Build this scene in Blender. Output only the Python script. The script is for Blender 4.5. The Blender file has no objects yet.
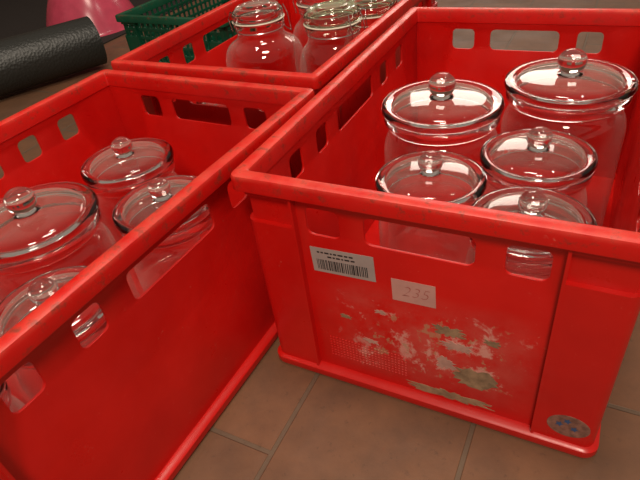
import bpy, bmesh, math, random
from mathutils import Matrix, Vector
random.seed(4)
sc=bpy.context.scene
try:
    sc.view_settings.view_transform='Standard'
except Exception: pass
col=sc.collection
H=.297; W=.4; L=.6
# ---------------------------------------------------------------- node helpers
def newmat(name):
    m=bpy.data.materials.new(name); m.use_nodes=True
    nt=m.node_tree; return m,nt,nt.nodes["Principled BSDF"],nt.nodes["Material Output"]
def setp(b,**k):
    for n,v in k.items():
        n=n.replace("_"," ")
        if n in b.inputs:
            if isinstance(v,tuple) and len(v)==3: v=v+(1,)
            b.inputs[n].default_value=v
def N(nt,t,**k):
    n=nt.nodes.new(t)
    for a,v in k.items(): setattr(n,a,v)
    return n
def noise(nt,vec,scale,detail=5,rough=.6,dist=0):
    n=N(nt,"ShaderNodeTexNoise"); n.inputs["Scale"].default_value=scale; n.inputs["Detail"].default_value=detail
    n.inputs["Roughness"].default_value=rough; n.inputs["Distortion"].default_value=dist
    nt.links.new(vec,n.inputs["Vector"]); return n.outputs["Fac"]
def mr(nt,val,a,b,c=0.,d=1.):
    n=N(nt,"ShaderNodeMapRange"); nt.links.new(val,n.inputs[0])
    for i,v in enumerate((a,b,c,d)): n.inputs[i+1].default_value=v
    return n.outputs[0]
def mul(nt,a,b,op='MULTIPLY'):
    n=N(nt,"ShaderNodeMath",operation=op)
    for i,v in enumerate((a,b)):
        if isinstance(v,(int,float)): n.inputs[i].default_value=v
        else: nt.links.new(v,n.inputs[i])
    return n.outputs[0]
def mixc(nt,f,a,b):
    n=N(nt,"ShaderNodeMixRGB"); nt.links.new(f,n.inputs[0])
    for i,v in ((1,a),(2,b)):
        if isinstance(v,tuple): n.inputs[i].default_value=v+(1,)
        else: nt.links.new(v,n.inputs[i])
    return n.outputs[0]
def bump(nt,b,h,strength,dist=.001):
    n=N(nt,"ShaderNodeBump"); n.inputs["Strength"].default_value=strength; n.inputs["Distance"].default_value=dist
    nt.links.new(h,n.inputs["Height"]); nt.links.new(n.outputs[0],b.inputs["Normal"])
def plastic(name,base,dark,scuffed=False,h=H):
    m,nt,b,o=newmat(name)
    tc=N(nt,"ShaderNodeTexCoord").outputs["Object"]; sp=N(nt,"ShaderNodeSeparateXYZ"); nt.links.new(tc,sp.inputs[0])
    x,y,z=sp.outputs
    c=mixc(nt,mr(nt,noise(nt,tc,6,4),.35,.7),base,dark)
    # worn, paler and grimy rim
    if h==H:
        rz=mr(nt,z,h-.006,h-.001)
        c=mixc(nt,mul(nt,mul(nt,rz,mr(nt,noise(nt,tc,30,6,.7),.35,.65)),.4),c,(.80,.14,.09))
    g=mul(nt,mr(nt,noise(nt,tc,60,8,.75),.53,.65),mr(nt,z,h-.02,h-.014))
    c=mixc(nt,mul(nt,g,.72),c,(.14,.035,.02))
    s=mr(nt,noise(nt,tc,140,3,.6,2.5),.68,.74)
    c=mixc(nt,mul(nt,s,.22),c,(.8,.3,.22))
    if scuffed:
        reg=mul(nt,mr(nt,x,.075,.15),mr(nt,x,.345,.28)); reg=mul(nt,reg,mr(nt,z,.015,.07)); reg=mul(nt,reg,mr(nt,z,.185,.14)); reg=mul(nt,reg,mr(nt,y,.016,.014))
        hz=mr(nt,noise(nt,tc,16,8,.7),.40,.65)
        c=mixc(nt,mul(nt,mul(nt,hz,reg),.35),c,(.55,.19,.15))
        n1=noise(nt,tc,36,10,.72,.3)
        f=mr(nt,mul(nt,n1,mul(nt,reg,.13),'ADD'),.65,.715)
        c=mixc(nt,mul(nt,mul(nt,f,reg),.65),c,(.68,.40,.34))
        n2=noise(nt,tc,60,8,.7,.2)
        f2=mr(nt,mul(nt,n2,mul(nt,reg,.10),'ADD'),.68,.70)
        c=mixc(nt,mul(nt,mul(nt,f2,reg),.6),c,(.40,.26,.15))
    nt.links.new(c,b.inputs["Base Color"])
    nt.links.new(mr(nt,noise(nt,tc,18,5),.3,.7,.26,.48),b.inputs["Roughness"])
    bump(nt,b,noise(nt,tc,9,3),.25,.004)
    return m
RED=(.64,.008,.005); RED2=(.50,.004,.003)
m_red=plastic("red_plastic",RED,RED2)
m_redA=plastic("red_plastic_scuffed",RED,RED2,True)
m_green=plastic("green_plastic",(.004,.08,.04),(.003,.05,.025),h=.22)
def simple(name,colr,rough=.5,metal=0.,nscale=0,var=.2,**k):
    m,nt,b,o=newmat(name); setp(b,Roughness=rough,Metallic=metal,**k)
    tc=N(nt,"ShaderNodeTexCoord").outputs["Object"]
    c=mixc(nt,mr(nt,noise(nt,tc,nscale or 30,4),.3,.7),colr,tuple(v*(1-var) for v in colr))
    nt.links.new(c,b.inputs["Base Color"]); return m
def glass(name,tint=(.98,.985,.98),rough=.0):
    m,nt,b,o=newmat(name); setp(b,Base_Color=tint,Roughness=rough,IOR=1.5,Transmission_Weight=1.0)
    return m
m_glass=glass("clear_glass",rough=.03); m_glass_g=glass("green_tinted_glass",(.85,.95,.82),.03)
def thin(name,tint,edge,f0=.05,ea=.6,rough=.03):
    m,nt,b,o=newmat(name); nt.nodes.remove(b)
    tr=N(nt,"ShaderNodeBsdfTransparent"); tr.inputs[0].default_value=tint+(1,)
    gl=N(nt,"ShaderNodeBsdfGlossy"); gl.inputs["Roughness"].default_value=rough; gl.inputs[0].default_value=(1,1,1,1)
    df=N(nt,"ShaderNodeBsdfDiffuse"); df.inputs[0].default_value=edge+(1,)
    lw=N(nt,"ShaderNodeLayerWeight"); lw.inputs[0].default_value=.5
    m1=N(nt,"ShaderNodeMixShader"); m2=N(nt,"ShaderNodeMixShader")
    fc=lw.outputs["Facing"]
    f=mul(nt,mul(nt,fc,3.0,'POWER'),ea)
    sch=mul(nt,mul(nt,mul(nt,fc,4.5,'POWER'),.8),f0,'ADD')
    nt.links.new(f,m1.inputs[0]); nt.links.new(tr.outputs[0],m1.inputs[1]); nt.links.new(df.outputs[0],m1.inputs[2])
    nt.links.new(sch,m2.inputs[0]); nt.links.new(m1.outputs[0],m2.inputs[1]); nt.links.new(gl.outputs[0],m2.inputs[2])
    nt.links.new(m2.outputs[0],o.inputs[0]); return m
m_jar=thin("jar_wall_glass",(.95,.95,.94),(.80,.75,.70),.06,.5)
m_dome=thin("lid_dome_glass",(.90,.89,.87),(.80,.70,.62),.07,.6,.06)
m_dome_g=thin("lid_dome_glass_green",(.82,.90,.76),(.66,.72,.52),.08,.9,.06)
m_rubber=simple("rubber_gasket",(.70,.62,.50),.5)
m_wire=simple("steel_wire",(.7,.7,.7),.25,1.)
# ---------------------------------------------------------------- mesh helpers
def finish(bm,name,mats,parent=None,loc=None,ang=35,smooth=True):
    bmesh.ops.remove_doubles(bm,verts=bm.verts,dist=1e-6)
    bmesh.ops.recalc_face_normals(bm,faces=bm.faces)
    me=bpy.data.meshes.new(name); bm.to_mesh(me); bm.free()
    for m in mats: me.materials.append(m)
    if smooth:
        me.polygons.foreach_set("use_smooth",[True]*len(me.polygons)); me.set_sharp_from_angle(angle=math.radians(ang))
    o=bpy.data.objects.new(name,me); col.objects.link(o)
    if parent: o.parent=parent
    if loc is not None: o.location=loc
    return o
def box(bm,x0,x1,y0,y1,z0,z1,mi=0):
    v=[bm.verts.new((x,y,z)) for x in(x0,x1) for y in(y0,y1) for z in(z0,z1)]
    for f in ((0,1,3,2),(4,6,7,5),(0,4,5,1),(2,3,7,6),(0,2,6,4),(1,5,7,3)):
        bm.faces.new([v[i] for i in f]).material_index=mi
def outline(w,l,off,r,n=7):
    r=max(r,.0005); pts=[]
    for cx,cy,a0 in ((w-off-r,l-off-r,0),(off+r,l-off-r,90),(off+r,off+r,180),(w-off-r,off+r,270)):
        for i in range(n):
            a=math.radians(a0+90*i/(n-1)); pts.append((cx+r*math.cos(a),cy+r*math.sin(a)))
    return pts
def ring(bm,w,l,prof,R=.009):
    rings=[]
    for off,z in prof:
        rings.append([bm.verts.new((x,y,z)) for x,y in outline(w,l,off,max(R-off*.5,.003))])
    k=len(rings)
    for j in range(k):
        a,b=rings[j],rings[(j+1)%k]; n=len(a)
        for i in range(n): bm.faces.new((a[i],a[(i+1)%n],b[(i+1)%n],b[i]))
def rrect(x0,x1,y0,y1,r,n=5):
    p=[]
    for cx,cy,a0 in ((x1-r,y1-r,0),(x0+r,y1-r,90),(x0+r,y0+r,180),(x1-r,y0+r,270)):
        for i in range(n):
            a=math.radians(a0+90*i/(n-1)); p.append((cx+r*math.cos(a),cy+r*math.sin(a)))
    return p
def plate(bm,poly,holes,th,fn,mi=0,bev=.0006):
    cu=bpy.data.curves.new("tmp","CURVE"); cu.dimensions='2D'; cu.fill_mode='BOTH'; cu.extrude=th/2-bev; cu.bevel_depth=bev; cu.bevel_resolution=1; cu.offset=-bev
    for pl in [poly]+holes:
        s=cu.splines.new('POLY'); s.points.add(len(pl)-1); s.use_cyclic_u=True
        for i,(a,b) in enumerate(pl): s.points[i].co=(a,b,0,1)
    ob=bpy.data.objects.new("tmp",cu); col.objects.link(ob)
    dg=bpy.context.evaluated_depsgraph_get(); dg.update()
    me=bpy.data.meshes.new_from_object(ob.evaluated_get(dg)); bpy.data.objects.remove(ob)
    vs=[bm.verts.new(fn(*v.co)) for v in me.vertices]
    for p in me.polygons:
        try: bm.faces.new([vs[i] for i in p.vertices]).material_index=mi
        except ValueError: pass
    bpy.data.meshes.remove(me)
def strip(bm,path,nrm,th,z0,z1):
    a=[(p[0],p[1]) for p in path]; b=[(p[0]+n[0]*th,p[1]+n[1]*th) for p,n in zip(path,nrm)]
    vs=[[bm.verts.new((x,y,z)) for x,y in q] for q,z in ((a,z0),(a,z1),(b,z1),(b,z0))]
    n=len(a)
    for j in range(4):
        p,q=vs[j],vs[(j+1)%4]
        for i in range(n-1): bm.faces.new((p[i],p[i+1],q[i+1],q[i]))
    bm.faces.new([v[0] for v in vs]); bm.faces.new([v[-1] for v in vs])
def crate(name,mat,x,y,t,ox,oy,w=W,l=L,h=H,short=None,long=None,dots=True):
    bm=bmesh.new(); o1=.012; th=.0032
    S=short; G=long
    m0=.014; zt=h-.012
    plate(bm,rrect(m0,w-m0,.006,zt,.001),S,th,lambda a,b,c:(a,o1+th/2+c,b))
    plate(bm,rrect(m0,w-m0,.006,zt,.001),S,th,lambda a,b,c:(a,l-o1-th/2+c,b))
    plate(bm,rrect(m0,l-m0,.006,zt,.001),G,th,lambda a,b,c:(o1+th/2+c,a,b))
    plate(bm,rrect(m0,l-m0,.006,zt,.001),G,th,lambda a,b,c:(w-o1-th/2+c,a,b))
    ring(bm,w,l,[(.001,h-.019),(0,h-.018),(0,h-.004),(.0012,h-.0012),(.004,h),(.0135,h),(.0155,h-.0012),(.0165,h-.004),(.0165,h-.022),(.0145,h-.023),(.0125,h-.020),(.0125,h-.019)])
    ring(bm,w,l,[(.0065,.002),(.002,.003),(.001,.006),(.0012,.014),(.004,.0165),(.012,.018),(.0155,.018),(.0155,.002)],R=.016)
    box(bm,.0145,w-.0145,.0145,l-.0145,.003,.007)
    R=.013; off=.006; a0=.068
    for sx in (0,1):
        for sy in (0,1):
            path=[(a0,off)];nr=[(0,1)]
            n=7
            for i in range(n):
                a=math.radians(270-90*i/(n-1)); path.append((off+R+R*math.cos(a),off+R+R*math.sin(a))); nr.append((-math.cos(a),-math.sin(a)))
            path.append((off,a0)); nr.append((1,0))
            P=[((w-px) if sx else px,(l-py) if sy else py) for px,py in path]
            Q=[(-nx if sx else nx,-ny if sy else ny) for nx,ny in nr]
            strip(bm,P,Q,.0065,.015,h-.06)
            strip(bm,P,Q,.0065,h-.026,h-.016)
            for k in (a0,):
                X=(w-k) if sx else k
                box(bm,X-.0015,X+.0015,*( (l-.0125,l-.004) if sy else (.004,.0125)),.015,h-.018)
                Y=(l-k) if sy else k
                box(bm,*((w-.0125,w-.004) if sx else (.004,.0125)),Y-.0015,Y+.0015,.015,h-.018)
    if dots:
        for i in range(24):
            for j in range(8):
                cx=.089+i*.0042; cz=.040+j*.0046; r=.0013
                for yy,d in ((o1+.0002,-1),(l-o1-.0002,1)):
                    b=[bm.verts.new((cx+dx*r,yy,cz+dz*r)) for dx,dz in((-1,-1),(1,-1),(1,1),(-1,1))]
                    tp=[bm.verts.new((cx+dx*r*.5,yy+d*.0011,cz+dz*r*.5)) for dx,dz in((-1,-1),(1,-1),(1,1),(-1,1))]
                    bm.faces.new(tp)
                    for q in range(4): bm.faces.new((b[q],b[(q+1)%4],tp[(q+1)%4],tp[q]))
    for v in bm.verts: v.co.x-=ox; v.co.y-=oy
    o=finish(bm,name,[mat],ang=32); o.location=(x,y,0); o.rotation_euler=(0,0,t)
    return o
z0,z1=.230,.264
SH=[rrect(.08,.118,z0,z1,.007),rrect(.145,.255,z0,z1,.008),rrect(.282,.32,z0,z1,.007)]
LG=[rrect(a,b,z0,z1,.007) for a,b in ((.098,.130),(.170,.202),(.236,.364),(.398,.430),(.470,.502))]
A=crate("red_crate",m_redA,0,0,0,0,0,short=SH,long=LG)
B=crate("red_crate.001",m_red,-.0076,.2273,-.0312,W,L,short=SH,long=LG)
C=crate("red_crate.002",m_red,-.0241,.2598,-.0137,W,0,short=SH,long=LG)
GH=[rrect(.03+i*.022,.03+i*.022+.014,.03+j*.024,.03+j*.024+.016,.002,2) for i in range(16) for j in range(7)]
GL=[rrect(.03+i*.022,.03+i*.022+.014,.03+j*.024,.03+j*.024+.016,.002,2) for i in range(22) for j in range(7)]
G=crate("green_crate",m_green,-.96,.80,-.06,0,0,w=.4,l=.55,h=.21,short=GH,long=GL,dots=False)
# ---------------------------------------------------------------- labels on crate A
m_label=simple("label_paper",(.42,.36,.34),.6); m_ink=simple("black_ink",(.02,.02,.02),.6); m_note=simple("note_paper",(.62,.33,.29),.7)
m_tan=simple("torn_cardboard",(.40,.26,.15),.85,nscale=60,var=.6); m_pen=simple("red_pen",(.45,.12,.10),.6)
yf=.012
bm=bmesh.new(); box(bm,0,.074,-.0004,0,0,.034,0)
x=.006
while x<.066:
    wd=random.choice((.0006,.001,.0016)); box(bm,x,x+wd,-.0006,-.0004,.004,.018,1); x+=wd+random.choice((.0006,.001,.0014))
for k in range(2): 
    x=.008+k*.012
    while x<.05: wd=random.uniform(.002,.006); box(bm,x,x+wd,-.0006,-.0004,.027-k*.005,.029-k*.005,1); x+=wd+.0015
lab=finish(bm,"barcode_label",[m_label,m_ink],A,(.081,yf,.179),smooth=False); lab.rotation_euler=(0,math.radians(-2.5),0)
bm=bmesh.new(); box(bm,0,.047,-.0004,0,0,.030,0)
tx=bpy.data.curves.new("t","FONT"); tx.body="235"; tx.size=.020; tx.shear=.3; tx.offset=-.0006
ob=bpy.data.objects.new("t",tx); col.objects.link(ob); dg=bpy.context.evaluated_depsgraph_get(); dg.update()
me=bpy.data.meshes.new_from_object(ob.evaluated_get(dg)); bpy.data.objects.remove(ob)
vs=[bm.verts.new((.010+v.co.x,-.0007,.009+v.co.y)) for v in me.vertices]
for p in me.polygons:
    try: bm.faces.new([vs[i] for i in p.vertices]).material_index=1
    except ValueError: pass
nte=finish(bm,"handwritten_note",[m_note,m_pen],A,(.173,yf,.163),smooth=False); nte.rotation_euler=(0,math.radians(-2),0)
def patch(name,x0,x1,z0_,z1_,mat,n=36,jag=.35,yy=yf):
    bm=bmesh.new(); cx,cz=(x0+x1)/2,(z0_+z1_)/2; pts=[]
    for i in range(n):
        a=2*math.pi*i/n; ca,sa=math.cos(a),math.sin(a); k=1/max(abs(ca),abs(sa))**.7; k*=1-random.random()*jag
        pts.append((cx+ca*k*(x1-x0)/2,cz+sa*k*(z1_-z0_)/2))
    f=[bm.verts.new((a,yy-.0005,b)) for a,b in pts]; g=[bm.verts.new((a,yy,b)) for a,b in pts]
    bm.faces.new(f)
    for i in range(n): bm.faces.new((f[i],f[(i+1)%n],g[(i+1)%n],g[i]))
    return finish(bm,name,[mat],A,smooth=False)
m_torn=simple("torn_paper",(.58,.33,.27),.8,nscale=60,var=.4)
patch("label_remnant_1",.240,.292,.052,.088,m_tan,30,.4)
patch("label_remnant_2",.182,.294,.020,.036,m_tan,60,.5)
patch("label_remnant_3",.212,.255,.126,.144,m_tan,40,.6)
patch("label_remnant_4",.222,.268,.106,.122,m_torn,40,.6)
patch("label_remnant_5",.27,.288,.128,.139,m_tan,24,.6)
patch("label_remnant_6",.105,.122,.112,.121,m_tan,24,.6)
patch("label_remnant_7",.150,.166,.134,.142,m_torn,24,.6)
patch("label_remnant_8",.218,.246,.070,.096,m_torn,30,.6)
patch("label_remnant_9",.132,.156,.080,.090,m_torn,30,.7)
m_blue=simple("blue_print",(.04,.10,.24),.5); m_st=simple("sticker_brown",(.34,.16,.12),.5,nscale=150,var=.6)
bm=bmesh.new()
n=32; f=[bm.verts.new((.365+.021*math.cos(2*math.pi*i/n),.0055,.045+.017*math.sin(2*math.pi*i/n))) for i in range(n)]
g=[bm.verts.new((v.co.x,.0062,v.co.z)) for v in f]; bm.faces.new(f)
for i in range(n): bm.faces.new((f[i],f[(i+1)%n],g[(i+1)%n],g[i]))
for cx,cz in ((.356,.046),(.371,.043),(.363,.053)):
    s=[]
    for i in range(10):
        r=.0045 if i%2==0 else .0022; a=i*math.pi/5
        s.append(bm.verts.new((cx+r*math.cos(a),.0052,cz+r*math.sin(a))))
    bm.faces.new(s).material_index=1
finish(bm,"oval_sticker",[m_st,m_blue],A,smooth=False)
# ---------------------------------------------------------------- jars
def spin(bm,prof,seg=64,mi=0,close=False):
    rings=[]
    for r,z in prof:
        if r<1e-5: rings.append([bm.verts.new((0,0,z))])
        else: rings.append([bm.verts.new((r*math.cos(2*math.pi*i/seg),r*math.sin(2*math.pi*i/seg),z)) for i in range(seg)])
    k=len(rings)
    for j in range(k if close else k-1):
        a,b=rings[j],rings[(j+1)%k]
        if len(a)==1 and len(b)==1: continue
        for i in range(seg):
            i2=(i+1)%seg
            if len(a)==1: fc=(a[0],b[i],b[i2])
            elif len(b)==1: fc=(a[i],a[i2],b[0])
            else: fc=(a[i],a[i2],b[i2],b[i])
            bm.faces.new(fc).material_index=mi
def smoothp(p,k=2):
    for _ in range(k):
        q=[p[0]]
        for a,b in zip(p,p[1:]): q+=[(a[0]*.75+b[0]*.25,a[1]*.75+b[1]*.25),(a[0]*.25+b[0]*.75,a[1]*.25+b[1]*.75)]
        q.append(p[-1]); p=q
    return p
def fin_jar(bm,name,mats,frame,u,v):
    o=finish(bm,name,mats,ang=50)
    fx,fy,ft=frame
    o.location=(fx+u*math.cos(ft)-v*math.sin(ft),fy+u*math.sin(ft)+v*math.cos(ft),.0072); o.rotation_euler=(0,0,random.uniform(0,6))
    return o
jn=[0]
def knob_jar(frame,u,v,r,zt):
    zt-=.0072; bm=bmesh.new(); R=r*1.0
    body=[(0,.004),(R*.8,.003),(R*.9,0),(R,.012),(R,.02),(R,zt-.065),(R*.99,zt-.05),(R*.93,zt-.036),(R*.82,zt-.028),(R*.80,zt-.022),(R*.83,zt-.016)]
    spin(bm,smoothp(body,2),mi=0)
    lip=[(R*.84,zt-.018),(R*.92,zt-.018),(R*.97,zt-.014),(R*.97,zt-.006),(R*.93,zt-.003),(R*.84,zt-.003)]
    spin(bm,lip,mi=1,close=True)
    rim=[(r*.84,-.0015),(r*.96,-.001),(r*1.0,.001),(r*1.015,.005),(r*1.0,.009),(r*.95,.0105),(r*.89,.0100),(r*.84,.0090),(r*.83,.004)]
    spin(bm,[(a,b+zt) for a,b in rim],mi=1,close=True)
    dome=smoothp([(r*.835,.006),(r*.80,.0105),(r*.74,.0125),(r*.66,.0138),(r*.5,.0150),(r*.3,.0160),(0,.0165)],2)
    spin(bm,[(a,b+zt) for a,b in dome],mi=2)
    k=.225*r; kh=k*.88; kc=.0170+kh
    kn=[(0,.0168),(r*.20,.0170),(r*.15,.0182),(r*.125,.0195)]+[(k*math.cos(a),kc+kh*math.sin(a)) for a in [math.radians(d) for d in range(-54,90,9)]]+[(0,kc+kh)]
    spin(bm,[(a,b+zt) for a,b in kn],mi=1)
    nm="glass_jar" if jn[0]==0 else "glass_jar.%03d"%jn[0]; jn[0]+=1
    return fin_jar(bm,nm,[m_jar,m_glass,m_dome],frame,u,v)
FA=(0,0,0); FB=(-.0076,.2273,-.0312); FC=(-.0241,.2598,-.0137)
BIG=.080; SM=.061
knob_jar(FA,.142,.298,BIG,.25); knob_jar(FA,.290,.390,BIG+.002,.255)
knob_jar(FA,.277,.232,SM+.004,.225); knob_jar(FA,.172,.148,SM+.002,.225); knob_jar(FA,.290,.104,SM+.001,.22)
knob_jar(FB,-.235,-.147,.064,.223); knob_jar(FB,-.108,-.214,.063,.22); knob_jar(FB,-.213,-.319,.076,.245); knob_jar(FB,-.092,-.400,.061,.22)
knob_jar(FB,-.095,-.53,.06,.22); knob_jar(FB,-.25,-.49,.075,.24)
knob_jar(FC,-.235,.095,.06,.20)
def tube(bm,pts,r,mi,seg=6):
    rings=[]
    for i,p in enumerate(pts):
        p=Vector(p); d=(Vector(pts[min(i+1,len(pts)-1)])-Vector(pts[max(i-1,0)])).normalized()
        a=d.cross(Vector((0,0,1))); a=a.normalized() if a.length>.1 else Vector((1,0,0)); b=d.cross(a)
        rings.append([bm.verts.new(p+r*(math.cos(2*math.pi*k/seg)*a+math.sin(2*math.pi*k/seg)*b)) for k in range(seg)])
    for a,b in zip(rings,rings[1:]):
        for k in range(seg): bm.faces.new((a[k],a[(k+1)%seg],b[(k+1)%seg],b[k])).material_index=mi
cn=[0]
def clip_jar(frame,u,v,R,rl,zt,lidmat,domemat):
    zt-=.0072; bm=bmesh.new()
    body=[(0,.004),(R*.8,.003),(R*.92,0),(R,.012),(R,.03),(R,zt-.085),(R*.98,zt-.065),(R*.88,zt-.045),(rl*.98,zt-.032),(rl*.93,zt-.022),(rl*.94,zt-.010)]
    body=smoothp(body,2); spin(bm,body,mi=0)
    spin(bm,[(rl*.93,zt-.010),(rl*1.02,zt-.009),(rl*1.03,zt-.003),(rl*.98,zt-.001),(rl*.92,zt-.001)],mi=1,close=True)
    spin(bm,[(rl*.90,zt+.002),(rl*1.0,zt+.002),(rl*1.04,zt+.005),(rl*1.04,zt+.013),(rl*.98,zt+.017),(rl*.90,zt+.017)],mi=1,close=True)
    lid=[(rl*.90,.014),(rl*.88,.021),(rl*.80,.025),(rl*.74,.022),(rl*.62,.0225),(rl*.58,.027),(rl*.50,.028),(rl*.45,.0262),(rl*.3,.026),(0,.027)]
    spin(bm,[(a,b+zt) for a,b in smoothp(lid,1)],mi=4)
    t=[(rl*1.0+.003*math.cos(math.radians(d)),zt+.0008+.0015*math.sin(math.radians(d))) for d in range(0,360,45)]
    spin(bm,t,mi=2,close=True)
    c=[( (rl*.97)*math.cos(a),(rl*.97)*math.sin(a),zt-.016) for a in [2*math.pi*i/48 for i in range(49)]]
    tube(bm,c,.0009,3)
    for s in (-1,1):
        tube(bm,[(s*rl*.35,rl*1.03,zt-.016),(s*rl*.35,rl*1.12,zt+.006),(s*rl*.3,rl*1.0,zt+.019)],.0010,3)
        tube(bm,[(s*rl*.3,-rl*1.0,zt+.019),(s*rl*.35,-rl*1.12,zt+.004),(s*rl*.35,-rl*1.2,zt-.03)],.0010,3)
    tube(bm,[(-rl*.35,-rl*1.2,zt-.03),(rl*.35,-rl*1.2,zt-.03)],.0012,3)
    tube(bm,[(-rl*.3,rl*1.0,zt+.019),(rl*.3,rl*1.0,zt+.019)],.0012,3)
    nm="clip_top_jar" if cn[0]==0 else "clip_top_jar.%03d"%cn[0]; cn[0]+=1
    return fin_jar(bm,nm,[m_jar,lidmat,m_rubber,m_wire,domemat],frame,u,v)
clip_jar(FC,-.245,.240,.078,.047,.30,m_glass,m_dome)
clip_jar(FC,-.088,.237,.069,.049,.30,m_glass_g,m_dome_g)
clip_jar(FC,-.190,.395,.072,.050,.29,m_glass,m_dome)
clip_jar(FC,-.085,.40,.062,.050,.27,m_glass_g,m_dome_g)
# ---------------------------------------------------------------- background things
m,nt,b,o=newmat("black_rubber_mat"); setp(b,Base_Color=(.018,.020,.018),Roughness=.42)
tc=N(nt,"ShaderNodeTexCoord").outputs["Object"]; vo=N(nt,"ShaderNodeTexVoronoi"); vo.inputs["Scale"].default_value=130; nt.links.new(tc,vo.inputs["Vector"]); bump(nt,b,vo.outputs["Distance"],.5,.002); m_mat=m
bm=bmesh.new(); n=150; rr=[]
ln=.85
for i in range(n):
    a=i/n*2*math.pi*4.3; r=.020+.062*i/n
    rr.append((r*math.cos(a),r*math.sin(a),r))
rows=[]
for x in (0,.01,ln-.01,ln):
    rows.append([[bm.verts.new((x,(r-d)/r*cy,(r-d)/r*cz)) for cy,cz,r in rr] for d in (0,.006)])
for j in range(3):
    for k in range(2):
        for i in range(n-1): bm.faces.new((rows[j][k][i],rows[j][k][i+1],rows[j+1][k][i+1],rows[j+1][k][i]))
for j in (0,3):
    for i in range(n-1): bm.faces.new((rows[j][0][i],rows[j][0][i+1],rows[j][1][i+1],rows[j][1][i]))
roll=finish(bm,"rolled_rubber_mat",[m_mat]); roll.location=(-1.22,.93,.084); roll.rotation_euler=(0,0,math.atan2(-.37,-.19))
m_pink=simple("pink_plastic",(.62,.07,.13),.22); 
bm=bmesh.new()
spin(bm,smoothp([(.205,0),(.20,.004),(.185,.04),(.16,.10),(.125,.16),(.09,.21),(.07,.25),(.064,.25),(.084,.208),(.119,.158),(.154,.098),(.179,.04),(.193,.003)],1),close=True)
pk=finish(bm,"pink_lampshade",[m_pink]); pk.location=(-1.66,1.32,.005)
m_shade=simple("floor_shade_dark",(.018,.013,.011),.9,nscale=80,var=.5)  # near-black colour standing in for shade on the far floor
bm=bmesh.new(); plate(bm,rrect(-3.6,-1.42,.2,3.6,.03),[],.005,lambda a,b_,c:(a,b_,.0027+c)); finish(bm,"floor_shade_sheet",[m_shade],smooth=False)  # thin sheet added to darken the back-left floor where light falls off
# ---------------------------------------------------------------- room
m,nt,b,o=newmat("terracotta_tiles")
tc=N(nt,"ShaderNodeTexCoord").outputs["Object"]; sp=N(nt,"ShaderNodeSeparateXYZ"); nt.links.new(tc,sp.inputs[0])
cb=N(nt,"ShaderNodeCombineXYZ"); nt.links.new(mul(nt,sp.outputs[1],.12,'ADD'),cb.inputs[0]); nt.links.new(mul(nt,sp.outputs[0],-.066,'ADD'),cb.inputs[1])
br=N(nt,"ShaderNodeTexBrick"); br.offset=.3; nt.links.new(cb.outputs[0],br.inputs["Vector"])
br.inputs["Scale"].default_value=1; br.inputs["Brick Width"].default_value=.204; br.inputs["Row Height"].default_value=.204; br.inputs["Mortar Size"].default_value=.0034; br.inputs["Mortar Smooth"].default_value=.3
br.inputs["Color1"].default_value=(.19,.085,.040,1); br.inputs["Color2"].default_value=(.14,.070,.036,1); br.inputs["Mortar"].default_value=(.13,.088,.055,1)
c=mixc(nt,mul(nt,mr(nt,noise(nt,tc,14,8,.65),.35,.7),.6),br.outputs["Color"],(.075,.040,.024))
c=mixc(nt,mul(nt,mr(nt,noise(nt,tc,90,6,.7),.58,.68),.4),c,(.05,.028,.016))
nt.links.new(c,b.inputs["Base Color"]); nt.links.new(mr(nt,noise(nt,tc,9,5),.3,.7,.5,.7),b.inputs["Roughness"])
hh=mul(nt,mul(nt,br.outputs["Fac"],-1.),mul(nt,noise(nt,tc,40,5),.3),'ADD'); bump(nt,b,hh,.6,.003)
m_tile=m
bm=bmesh.new(); box(bm,-4,3,-2.5,4,-.05,0); finish(bm,"floor",[m_tile],smooth=False)
m_wall=simple("warm_plaster",(.24,.14,.09),.8,nscale=3)
bm=bmesh.new(); box(bm,-4.1,3,4,4.1,-.05,2.8); finish(bm,"wall_back",[m_wall],smooth=False)
bm=bmesh.new(); box(bm,-4.1,-4,-2.5,4,-.05,2.8); finish(bm,"wall_left",[m_wall],smooth=False)
# ---------------------------------------------------------------- light
w=bpy.data.worlds.new("world"); sc.world=w; w.use_nodes=True; bg=w.node_tree.nodes["Background"]; bg.inputs[0].default_value=(1,.80,.64,1); bg.inputs[1].default_value=.27
def light(name,typ,loc,en,colr,size,target=(0,.1,.2),sy=None):
    l=bpy.data.lights.new(name,typ); l.energy=en; l.color=colr
    if typ=='AREA':
        l.shape='RECTANGLE' if sy else 'DISK'; l.size=size
        if sy: l.size_y=sy
    else: l.shadow_soft_size=size
    o=bpy.data.objects.new(name,l); col.objects.link(o); o.location=loc
    o.rotation_euler=(Vector(target)-Vector(loc)).to_track_quat('-Z','Y').to_euler(); return o
light("ceiling_lamp_front",'AREA',(.8,-1.4,2.3),42,(1,.86,.70),.6)
light("overhead_fill",'AREA',(.1,.15,2.5),26,(1,.86,.70),.6,(0,.2,0))  # unseen fill added above to brighten the crate interiors
light("lid_sheen_light",'AREA',(-.5,3.6,1.75),26,(1,.82,.70),1.5,(0,.2,.2),.8)  # unseen area light added behind for sheen on glass lids and rims
light("glass_sparkle_light_1",'POINT',(.7,.9,2.0),12,(1,.9,.78),.05)  # small unseen source added for sparkle in the glass
light("glass_sparkle_light_2",'POINT',(-.7,.5,2.1),10,(1,.88,.75),.05)  # second added sparkle source, also unseen
# ---------------------------------------------------------------- camera
cd=bpy.data.cameras.new("camera"); co=bpy.data.objects.new("camera",cd); col.objects.link(co)
cd.sensor_width=36; cd.lens=537.29*36/640; cd.clip_start=.01
co.rotation_mode='XYZ'; co.rotation_euler=(.9152,.1149,.4539); co.location=(.3275,-.3766,.5696)
sc.camera=co
